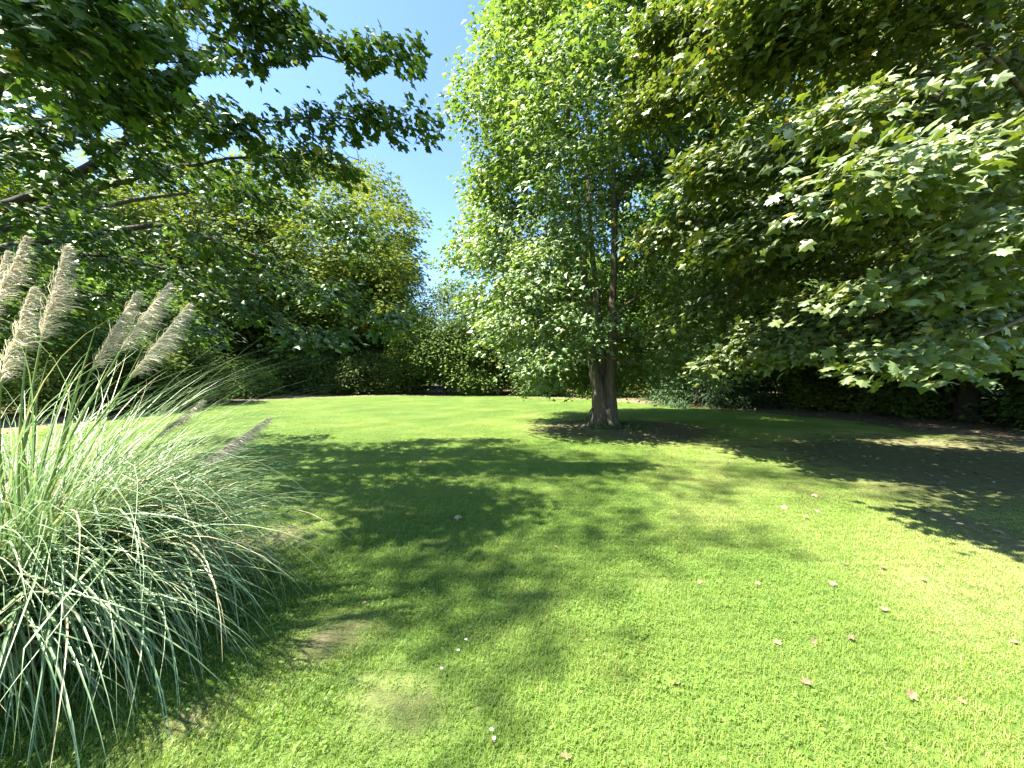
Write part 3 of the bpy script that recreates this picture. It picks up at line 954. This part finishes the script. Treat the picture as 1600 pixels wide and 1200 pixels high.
place(K_YEW, 9.6, 19.2, 1.0, 'dark feathery conifer with low sweeping sprays at the right lawn edge', 'conifer')
place(K_YEW, 11.4, 19.0, .75, 'smaller dark conifer tucked beside the larger feathery one', 'conifer')
G2 = 'low shrubs along the lawn edge'
for x, y, s, lab in [
    (-18.8, 26.5, 1.0, 'low dark shrub at the foot of the tallest beech'),
    (-18.2, 20.5, 1.2, 'low dark shrub in the shade left of the tallest beech'),
    (-17.6, 16.0, 1.2, 'low dark shrub behind the fallen-over plume on the left'),
    (-13.5, 31.5, 1.25, 'low shrub right of the tallest beech\'s foot'),
    (-9.6, 32.0, 1.2, 'low shrub under the mid-height rounded tree'),
    (-3.0, 30.2, 1.0, 'low shrub between the two leafy low trees'),
    (1.8, 29.4, 1.0, 'low shrub behind the lawn left of the lone trunk'),
    (6.3, 27.0, 1.0, 'low shrub behind the lawn right of the lone trunk'),
    (10.6, 23.0, 1.1, 'low shrub behind the feathery conifer'),
    (16.6, 17.0, 1.3, 'low shrub behind the thickest dark trunk'),
    (18.4, 11.5, 1.2, 'green undergrowth bush at the far right under the maple'),
    (-19.5, 30.5, 1.5, 'low shrub in the dark hollow left of the tallest beech\'s foot'),
    (-16.2, 32.5, 1.5, 'low shrub in front of the tallest beech\'s trunk'),
    (12.4, 21.5, 1.2, 'low shrub between the conifer and the first dark trunk'),
    (14.3, 17.6, 1.0, 'low dark shrub between the first and the thickest dark trunks'),
    (16.2, 15.0, 1.0, 'low dark shrub right of the thickest dark trunk'),
    (15.4, 9.2, .75, 'small bright undergrowth bush at the far right lawn edge'),
]:
    place(K_SHRUB, x, y, s, lab, 'shrub', G2)


def deep_wood():
    """the wood beyond, which reads as one dark mass behind the trees of the edge"""
    src = []
    for kd in (K_BEECH, K_ROUND):
        src.append((kd['crown'], kd['trunk']))
    V, Fq, Ft, at, mats, off = [], [], [], [], [], 0
    root = link('distant_wood', None)
    root['kind'] = 'stuff'
    root['label'] = 'deep shady wood beyond the trees round the lawn'
    root['category'] = 'wood'
    k = 0
    for a in np.arange(-78, 86, 7.5):
        for d, jit in ((41, 0), (49, 3.5)):
            aa = R(a + jit + RNG.uniform(-1.5, 1.5))
            dd = d + RNG.uniform(-2, 2)
            x, y = math.sin(aa) * dd, 8 + math.cos(aa) * dd * .95
            tall_ok = not (-16 < x < 6)
            kd = src[k % 2] if tall_ok else src[1]
            s_ = RNG.uniform(.85, 1.1) if tall_ok else RNG.uniform(.62, .75)
            for nm, me in (('crown', kd[0]), ('trunk', kd[1])):
                o = link('wood_' + nm, me, root, (x, y, 0), 'stuff')
                o.rotation_euler = (0, 0, a)
                o.scale = (s_,) * 3
            k += 1


deep_wood()


# a leafless tree far behind the gap
def bare_tree():
    A = np.array
    tr = [(bez([(0, 0, -.2), (.2, 0, 4), (-.1, 0, 9), (.1, 0, 14)], 16, .05), np.linspace(.22, .02, 16))]
    tips = [A((RNG.normal(0, 2.2), RNG.normal(0, 2.2), RNG.uniform(6, 15.5))) for _ in range(150)]
    tw = grow(tr, tips, rmax=.06)
    root = thing('bare_tree', 'leafless grey tree showing its twigs low in the sky gap', 'tree', (-11.5, 58, 0))
    link('trunk', tubes('trunk', tr, M_BARK_D, 8), root)
    link('twigs', tubes('twigs', tw, M_BARK_D, 4), root, kind='stuff')


bare_tree()


# ------------------------------------------------------------------ pampas grass
def pampas():
    A = np.array
    c = A((-2.9, 2.15, 0.0))
    root = thing('pampas_grass', 'big clump of silvery pampas grass with feathery plumes beside the lawn', 'pampas grass', c)

    def blade(k, wispy=False):
        """list of blade strips: (points (m,3), half widths (m,), side (m,3))"""
        res = []
        for _ in range(k):
            a = RNG.uniform(0, 6.283)
            out = A((math.cos(a), math.sin(a), 0))
            r0 = RNG.uniform(0, .34)
            ln = RNG.uniform(1.0, 2.1)
            el = R(RNG.uniform(48, 88))
            bend = RNG.uniform(1.5, 2.9)
            if wispy:
                ln, el, bend = RNG.uniform(1.7, 2.5), R(RNG.uniform(72, 89)), RNG.uniform(1.0, 2.5)
            m = 13
            p = c + A((math.cos(a + RNG.normal(0, .5)) * r0, math.sin(a + RNG.normal(0, .5)) * r0, 0))
            pts = [p]
            yaw = RNG.normal(0, .19)
            kink = RNG.integers(5, 11) if RNG.uniform() < .10 else 99
            for i in range(m - 1):
                t = i / (m - 1)
                e = el - bend * (t ** 1.25)
                if i >= kink:
                    e -= 1.1
                e = max(e, R(-84))
                ang = a + yaw * t * 4
                step = ln / (m - 1)
                p = p + A((math.cos(ang) * math.cos(e), math.sin(ang) * math.cos(e), math.sin(e))) * step
                pts.append(p)
            pts = A(pts)
            pts[:, 2] = np.maximum(pts[:, 2], .012 + .02 * RNG.uniform())
            res.append((pts, (RNG.uniform(.0022, .0046) if wispy else RNG.uniform(.0034, .0084)) * np.interp(np.linspace(0, 1, m), [0, .2, .6, 1], [.8, 1, .75, .05])))
        return res

    def blade_mesh(bl, name):
        V, Fc, at, off = [], [], [], 0
        for pts, hw in bl:
            tg = norm(np.gradient(pts, axis=0))
            side = norm(np.cross(tg, (0, 0, 1.0)) + RNG.normal(0, .12, 3))
            nn = np.cross(side, tg)
            ctr = pts - nn * hw[:, None] * .5
            m = len(pts)
            V.append(np.stack([pts - side * hw[:, None], ctr, pts + side * hw[:, None]], 1).reshape(-1, 3) - c)
            b0 = off + np.arange(m - 1)[:, None] * 3
            Fc += [np.concatenate([b0, b0 + 1, b0 + 4, b0 + 3], 1), np.concatenate([b0 + 1, b0 + 2, b0 + 5, b0 + 4], 1)]
            r = RNG.beta(2, 2.2) * .92 if RNG.uniform() > .10 else 1.0
            at.append(np.full(m * 3, r))
            off += m * 3
        return mesh_from(name, np.concatenate(V), np.concatenate(Fc), M_PAMPAS, {'rnd': np.concatenate(at)}, smooth=True)

    bl = blade(3200) + blade(720, True)
    # the clump keeps clear of the camera itself
    bl = [q for q in bl if not ((q[0][:, 0] > -.75) & (q[0][:, 1] < 1.2)).any() and (np.linalg.norm(q[0] - A((0, 0, EYE)), axis=1).min() > 1.15)]
    score = []
    for pts, hw in bl:
        x, y = project(pts)
        vis = ((x > 0) & (x < 1600) & (y > 0) & (y < 1200) & (pts[:, 1] > .3))
        score.append((vis * hw / np.linalg.norm(pts - A((0, 0, EYE)), axis=1)).sum())
    order = np.argsort(-A(score))
    for i in order[:300]:
        link('blade', blade_mesh([bl[i]], 'blade'), root)
    link('blades', blade_mesh([bl[i] for i in order[300:]], 'blades'), root, kind='stuff')

    # stalks and plumes: (tip, foot of the plume) in the picture, at their own distance
    PL = [((38, 372), (-8, 490), 2.25, 1.0), ((102, 388), (62, 545), 2.3, 1.0), ((48, 452), (0, 612), 1.95, 1.0), ((212, 458), (138, 590), 2.4, .9), ((262, 444), (182, 560), 2.25, 1.0), ((292, 478), (196, 602), 2.15, 1.0), ((316, 626), (236, 692), 2.45, .75), ((418, 654), (296, 738), 2.2, .8), ((-30, 420), (-60, 560), 2.1, 1.0), ((8, 395), (-25, 520), 2.5, .9)]
    for (tx, ty), (fx, fy), Y, fat in PL:
        tip, ft = P(tx, ty, Y), P(fx, fy, Y + RNG.uniform(-.05, .05))
        b0 = c + A((RNG.uniform(-.22, .22), RNG.uniform(-.2, .2), 0))
        md = (b0 + ft) / 2 + A((-.10, 0, .10))
        stem = bez([b0, md, ft, ft * .45 + tip * .55, tip], 26)
        so = link('stalk', tubes('stalk', [(stem, np.interp(np.linspace(0, 1, 26), [0, .5, 1], [.0085, .005, .0012]))], M_STALK, 6, c), root)
        a_ = stem[13:]
        V, Fc, at, off = [], [], [], 0
        L_ = np.linalg.norm(tip - ft)
        K = int(800 * fat * (L_ / .5) ** .5)
        axis = norm(tip - ft)
        for k in range(K):
            t = RNG.uniform(0, 1) ** .9
            f = t * (len(a_) - 1)
            i = min(int(f), len(a_) - 2)
            p = a_[i] + (a_[i + 1] - a_[i]) * (f - i)
            prof = min(1.0, .55 + 2.2 * t) * (1 - t) ** .55 + .10
            ln = L_ * .31 * prof * RNG.uniform(.45, 1.2) * (.45 + .55 * fat)
            ang = RNG.uniform(0, 6.283)
            rad = A((math.cos(ang), math.sin(ang) * .9, .1))
            d = axis * 1.25 + rad * RNG.uniform(.2, .95) * (1 - .6 * t) + A((.40, 0, -.02)) * (1 - .5 * t)
            q, m = p, 5
            pts = [q]
            for s in range(m - 1):
                d = norm(d + A((.15, 0, -.20)) * (s + .1) + RNG.normal(0, .12, 3))
                q = q + d * ln / (m - 1)
                pts.append(q)
            pts = A(pts)
            side = norm(np.cross(np.gradient(pts, axis=0), RNG.normal(0, 1, 3)))
            hw = RNG.uniform(.0008, .0016) * np.array((.6, 1, 1, .8, .2))[:, None]
            V.append(np.stack([pts - side * hw, pts + side * hw], 1).reshape(-1, 3) - c)
            b1 = off + np.arange(m - 1)[:, None] * 2
            Fc.append(np.concatenate([b1, b1 + 1, b1 + 3, b1 + 2], 1))
            at.append(np.full(m * 2, np.clip(RNG.normal(.5, .22), 0, 1)))
            off += m * 2
        link('plume', mesh_from('plume', np.concatenate(V), np.concatenate(Fc), M_PLUME, {'rnd': np.concatenate(at)}, smooth=True), so)
    # leafy green culms standing up inside the clump
    for (tx, ty, Y) in [(15, 560, 2.0), (60, 600, 2.2), (90, 640, 2.3), (150, 510, 2.3), (125, 600, 2.2), (45, 500, 2.2), (30, 640, 1.9), (110, 690, 2.1), (75, 560, 2.4), (170, 650, 2.4)]:
        tip = P(tx, ty, Y)
        b0 = c + A((RNG.uniform(-.25, .2), RNG.uniform(-.2, .2), 0))
        st = bez([b0, (b0 + tip) / 2 + A((-.09 * RNG.uniform(-.3, 1.4), 0, .05)), tip], 12)
        link('culm', tubes('culm', [(st, np.interp(np.linspace(0, 1, 12), [0, .7, 1], [.0085, .006, .001]))], M_STALK, 6, c), root)


pampas()


# ------------------------------------------------------------------ grass: blades standing on the lawn
def blade_patch(name, size, count, clover):
    A = np.array
    V, Fc, at = [], [], []
    p = RNG.uniform(-size / 2, size / 2, (count, 2))
    a = RNG.uniform(0, 6.283, count)
    ln = RNG.uniform(.016, .044, count)
    lean = RNG.uniform(.15, .95, count)
    hw = RNG.uniform(.0009, .0020, count)
    dx, dy = np.cos(a), np.sin(a)
    base = np.column_stack([p, np.full(count, -.004)])
    side = np.column_stack([-dy, dx, np.zeros(count)]) * hw[:, None]
    mid = base + np.column_stack([dx * ln * lean * .35, dy * ln * lean * .35, ln * .62])
    tip = base + np.column_stack([dx * ln * lean, dy * ln * lean, ln * (1.05 - .35 * lean)])
    V = np.stack([base - side, base + side, mid + side * .8, mid - side * .8, tip], 1).reshape(-1, 3)
    b0 = np.arange(count)[:, None] * 5
    q = np.concatenate([b0, b0 + 1, b0 + 2, b0 + 3], 1)
    t = np.concatenate([b0 + 3, b0 + 2, b0 + 4], 1)
    r = np.repeat(np.clip(RNG.normal(.45, .2, count), 0, .95), 5)
    faces = [q, t]
    return mesh_from(name, V, faces, M_GRASS, {'rnd': r})


def clover_patch(name, size, count):
    V, Fc, at, off = [], [], [], 0
    th = np.linspace(-1.0, 1.0, 5)
    for k in range(count):
        x, y = RNG.uniform(-size / 2, size / 2, 2)
        h = RNG.uniform(.014, .036)
        s = RNG.uniform(.004, .008)
        a0 = RNG.uniform(0, 6.28)
        r = RNG.uniform(0, 1)
        tilt = RNG.normal(0, .25, 2)
        for j in range(3):
            a = a0 + j * 2.094
            pts = [(0, 0)] + [(math.cos(a + q * .9) * s * (1 - .25 * abs(q) * 0), math.sin(a + q * .9) * s) for q in th]
            vv = [(x + u, y + v_, h + u * tilt[0] + v_ * tilt[1] + (0.0 if i == 0 else -.001)) for i, (u, v_) in enumerate(pts)]
            V += vv
            Fc.append(np.arange(6) + off)
            at += [r] * 6
            off += 6
    return mesh_from(name, np.array(V), np.array(Fc), M_CLOVER, {'rnd': np.array(at)})


patches = [bpy.data.objects.new('turf_patch', blade_patch('turf_patch', .5, 2500, False)) for _ in range(3)]
clovers = [bpy.data.objects.new('clover_patch', clover_patch('clover_patch', .5, 90)) for _ in range(2)]

# sheared copies of the lawn's points: where the turf stands, how long it is
small = [bpy.data.objects.new('turf_patch', blade_patch('turf_patch', .2, 420, False)) for _ in range(4)]


def turf_points(step, y0, y1):
    xs = np.arange(-17, 13, step)
    ys = np.arange(y0, y1, step)
    qx, qy = np.meshgrid(xs, ys)
    qx = (qx + RNG.uniform(-.25, .25, qx.shape) * step).ravel()
    qy = (qy + RNG.uniform(-.25, .25, qy.shape) * step).ravel()
    d = dirt_at(qx, qy)
    ok = (np.abs(qx) < 1.5 * qy + 1.2) & (d < .93)
    return qx[ok], qy[ok], d[ok]


def turf_attrs(qx, qy, d):
    k = len(qx)
    tall = (1.0 - .85 * d) * (1 + .22 * wob(qx, qy, 1.7, 6) + .10 * wob(qx, qy, 6.0, 3)) * (1 - .3 * dry_at(qx, qy))
    return {'rot': RNG.integers(0, 4, k) * 1.5708 + RNG.normal(0, .3, k), 'tall': np.clip(tall, .12, 1.5), 'wide': np.ones(k),
            'dry': np.clip(.48 * dry_at(qx, qy) + .7 * d - .07 + .13 * wob(qx, qy, .8, 11) + .10 * wob(qx, qy, 3.1, 2) + RNG.normal(0, .05, k), -.25, .75)}


def gn_scatter(name, pts, attrs, sources, label, cat, keep=1.0):
    me = mesh_from(name, pts, [], sources[0].data.materials[0], attrs)
    o = link(name, me, kind='stuff')
    o['label'] = label
    o['category'] = cat
    ng = bpy.data.node_groups.new(name, 'GeometryNodeTree')
    ng.interface.new_socket('Geometry', in_out='INPUT', socket_type='NodeSocketGeometry')
    ng.interface.new_socket('Geometry', in_out='OUTPUT', socket_type='NodeSocketGeometry')
    N, Lk = ng.nodes, ng.links
    gi = N.new('NodeGroupInput'); go = N.new('NodeGroupOutput')
    m2p = N.new('GeometryNodeMeshToPoints')
    Lk.new(gi.outputs[0], m2p.inputs['Mesh'])
    iop = N.new('GeometryNodeInstanceOnPoints')
    Lk.new(m2p.outputs[0], iop.inputs['Points'])
    g2i = N.new('GeometryNodeGeometryToInstance')
    for s in sources:
        oi = N.new('GeometryNodeObjectInfo')
        oi.inputs['Object'].default_value = s
        Lk.new(oi.outputs['Geometry'], g2i.inputs[0])
    Lk.new(g2i.outputs[0], iop.inputs['Instance'])
    iop.inputs['Pick Instance'].default_value = True
    rv = N.new('FunctionNodeRandomValue'); rv.data_type = 'INT'
    rv.inputs[4].default_value = 0; rv.inputs[5].default_value = len(sources) - 1
    Lk.new(rv.outputs[2], iop.inputs['Instance Index'])
    na = N.new('GeometryNodeInputNamedAttribute'); na.data_type = 'FLOAT'; na.inputs[0].default_value = 'rot'
    cx = N.new('ShaderNodeCombineXYZ')
    Lk.new(na.outputs[0], cx.inputs[2])
    Lk.new(cx.outputs[0], iop.inputs['Rotation'])
    nb = N.new('GeometryNodeInputNamedAttribute'); nb.data_type = 'FLOAT'; nb.inputs[0].default_value = 'tall'
    nc = N.new('GeometryNodeInputNamedAttribute'); nc.data_type = 'FLOAT'; nc.inputs[0].default_value = 'wide'
    cs = N.new('ShaderNodeCombineXYZ')
    Lk.new(nc.outputs[0], cs.inputs[0]); Lk.new(nc.outputs[0], cs.inputs[1]); Lk.new(nb.outputs[0], cs.inputs[2])
    Lk.new(cs.outputs[0], iop.inputs['Scale'])
    Lk.new(iop.outputs[0], go.inputs[0])
    md = o.modifiers.new('scatter', 'NODES')
    md.node_group = ng
    return o


qx, qy, qd = turf_points(.34, 5.2, 31)
gn_scatter('grass', np.column_stack([qx, qy, ground_z(qx, qy) - .03 * qd]), turf_attrs(qx, qy, qd), patches, 'short mown green grass of the lawn beyond the near turf', 'grass')
qx, qy, qd = turf_points(.135, .6, 5.3)
gn_scatter('grass', np.column_stack([qx, qy, ground_z(qx, qy) - .03 * qd]), turf_attrs(qx, qy, qd), small, 'short green turf in front of the camera, worn in places', 'grass')
cm = (qd < .3) & (wob(qx, qy, 1.1, 9) > .0) & (RNG.uniform(size=len(qx)) < .16)
k = int(cm.sum())
gn_scatter('clover', np.column_stack([qx, qy, ground_z(qx, qy)])[cm], {'rot': RNG.uniform(0, 6.28, k), 'tall': np.full(k, 1.0), 'wide': np.ones(k)}, clovers, 'low clover growing through the near lawn', 'clover')


# ------------------------------------------------------------------ fallen leaves
def litter():
    lv = Leaves()
    k = 42000
    x = RNG.uniform(-19, 18, k)
    y = RNG.uniform(1.5, 34, k)
    d = dirt_at(x, y)
    keep = RNG.uniform(size=k) < np.where(d > .35, .12 + .5 * d ** 2, 0.004 + .03 * (x > 3) * (y < 12))
    keep &= (np.abs(x) < 1.5 * y + 1) & (y > 3.6)
    keep &= (np.hypot(x - TREE_C[0], y - TREE_C[1]) > .5)
    x, y = x[keep], y[keep]
    m = len(x)
    p = np.column_stack([x, y, ground_z(x, y) + .012 + .03 * (1 - dirt_at(x, y))])
    dd = RNG.normal(0, 1, (m, 3)) * np.array((1, 1, .12))
    nn = np.array((0, 0, 1.0)) + RNG.normal(0, .25, (m, 3))
    lv.add(p, dd, nn, RNG.uniform(.05, .12, m), RNG.uniform(0, 1, m))
    o = link('leaf_litter', lv.mesh('leaf_litter', T_MAPLE_SMALL, M_LITTER), kind='stuff')
    o['label'] = 'dry brown leaf litter strewn over the bare earth under the trees'
    o['category'] = 'leaf litter'


litter()

# single dry leaves one can pick out on the near lawn
FL = [(570, 945), (1210, 1005), (1325, 1000), (1420, 1097), (1498, 1098), (1440, 912), (1320, 888), (1095, 915), (1140, 852), (890, 1192), (1382, 962), (1255, 1075), (1590, 1008), (1275, 1012), (870, 858), (1180, 915), (1380, 892), (1060, 1075), (770, 1172), (1300, 920)]
dry_meshes = []
for k in range(4):
    tv = T_MAPLE_FINE[0].copy()
    tv[:, 2] = .22 * np.abs(tv[:, 1]) * random.uniform(.3, 2.0) + .18 * tv[:, 0] ** 2 * random.uniform(.2, 2) + .03 * np.sin(tv[:, 0] * 9 + k)
    dry_meshes.append(mesh_from('fallen_leaf', tv, T_MAPLE_FINE[1], M_LITTER, {'rnd': np.full(len(tv), .35 + .13 * k)}))
for i, (px, py) in enumerate(FL):
    X, Y = gpt(px, py)
    o = link('fallen_leaf', dry_meshes[i % 4])
    o.location = (X, Y, float(ground_z(X, Y)) + .024)
    o.rotation_euler = (RNG.normal(0, .3), RNG.normal(0, .3), RNG.uniform(0, 6.28))
    s = RNG.uniform(.03, .052)
    o.scale = (s,) * 3
    tag(o, 'single curled dry brown leaf lying on the near lawn', 'fallen leaf', 'dry leaves scattered on the near lawn')

# small white flowers
fv, ff = [], []
for k in range(9):
    a = k * 6.283 / 9
    b0 = len(fv)
    u = np.array((math.cos(a), math.sin(a), 0)); t_ = np.array((-u[1], u[0], 0))
    fv += [u * .002, u * .008 + t_ * .0028, u * .013 + np.array((0, 0, .002)), u * .008 - t_ * .0028]
    ff.append((b0, b0 + 1, b0 + 2, b0 + 3))
fl_me = mesh_from('petals', np.array(fv) * .75, np.array(ff), M_PETAL, {'rnd': RNG.uniform(0, 1, len(fv))})
M_EYE = plain('flower_eye', (0.55, 0.38, 0.05), .8)
eye_me = tubes('flower_eye', [(np.array([(0, 0, -.002), (0, 0, .002), (0, 0, .0035)]), np.array((.0035, .0032, .0005)))], M_EYE, 8)
stem_me = tubes('stem', [(np.array([(0, 0, -.045), (.001, 0, -.02), (0, 0, -.001)]), np.array((.0012, .001, .001)))], M_STALK, 5)
for (px, py) in [(690, 1060), (728, 1012), (716, 1030), (768, 1158), (772, 1172)]:
    X, Y = gpt(px, py)
    r_ = thing('daisy', 'tiny white daisy in the near lawn', 'flower', (X, Y, float(ground_z(X, Y)) + .046), 'daisies in the near lawn', RNG.uniform(0, 6))
    link('petals', fl_me, r_); link('flower_eye', eye_me, r_); link('stem', stem_me, r_)

# ------------------------------------------------------------------ poles leaning on the lone maple's trunk
def pole(a, b, r, label):
    a, b = np.array(a, float), np.array(b, float)
    root = thing('leaning_pole', label, 'pole', a)
    link('shaft', tubes('shaft', [(bez([a, (a + b) / 2 + np.array((.01, 0, -.012)), b], 10), np.full(10, r))], M_POLE, 8, a), root)
    e = norm(b - a)
    link('grip', tubes('grip', [(np.array([b - e * .16, b - e * .15, b, b + e * .004]), np.array((r, r * 1.6, r * 1.5, r * .3)))], M_POLE, 8, a), root)
    return root


tx, ty = TREE_C
pole((tx - .88, ty - .32, .0), (tx - .40, ty - .18, .62), .016, 'longer dark pole leaning against the lone maple\'s trunk')
q = pole((tx - .60, ty - .42, .0), (tx - .42, ty - .22, .60), .015, 'shorter steeper dark pole with a block at its foot, against the trunk')
bm_v = np.array([(x, y, z) for z, s in ((0.0, .09), (.05, .10), (.10, .085), (.14, .03)) for x, y in ((-s, -s * .7), (s, -s * .7), (s, s * .7), (-s, s * .7))])
idx = np.arange(16).reshape(4, 4)
bf = np.concatenate([np.stack([idx[:-1], np.roll(idx[:-1], -1, 1), np.roll(idx[1:], -1, 1), idx[1:]], -1).reshape(-1, 4), idx[3:4]])
link('foot_block', mesh_from('foot_block', bm_v, bf, M_POLE), q)


# low ivy at the trunk's foot
def ivy():
    lv = Leaves()
    k = 1500
    a = RNG.uniform(0, 6.28, k)
    r = RNG.uniform(.35, 1.0, k) ** .8 * .95
    x, y = tx + .25 + np.cos(a) * r * 1.15, ty - .1 + np.sin(a) * r * .8
    p = np.column_stack([x, y, ground_z(x, y) + RNG.uniform(.02, .12, k) * (1.1 - r)])
    lv.add(p, RNG.normal(0, 1, (k, 3)) * np.array((1, 1, .3)), np.array((0, 0, 1.0)) + RNG.normal(0, .4, (k, 3)), RNG.uniform(.04, .09, k), RNG.uniform(0, .9, k))
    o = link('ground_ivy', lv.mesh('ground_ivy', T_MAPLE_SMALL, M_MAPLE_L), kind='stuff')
    o['label'] = 'low dark green ivy round the lone maple\'s foot'
    o['category'] = 'ivy'


ivy()
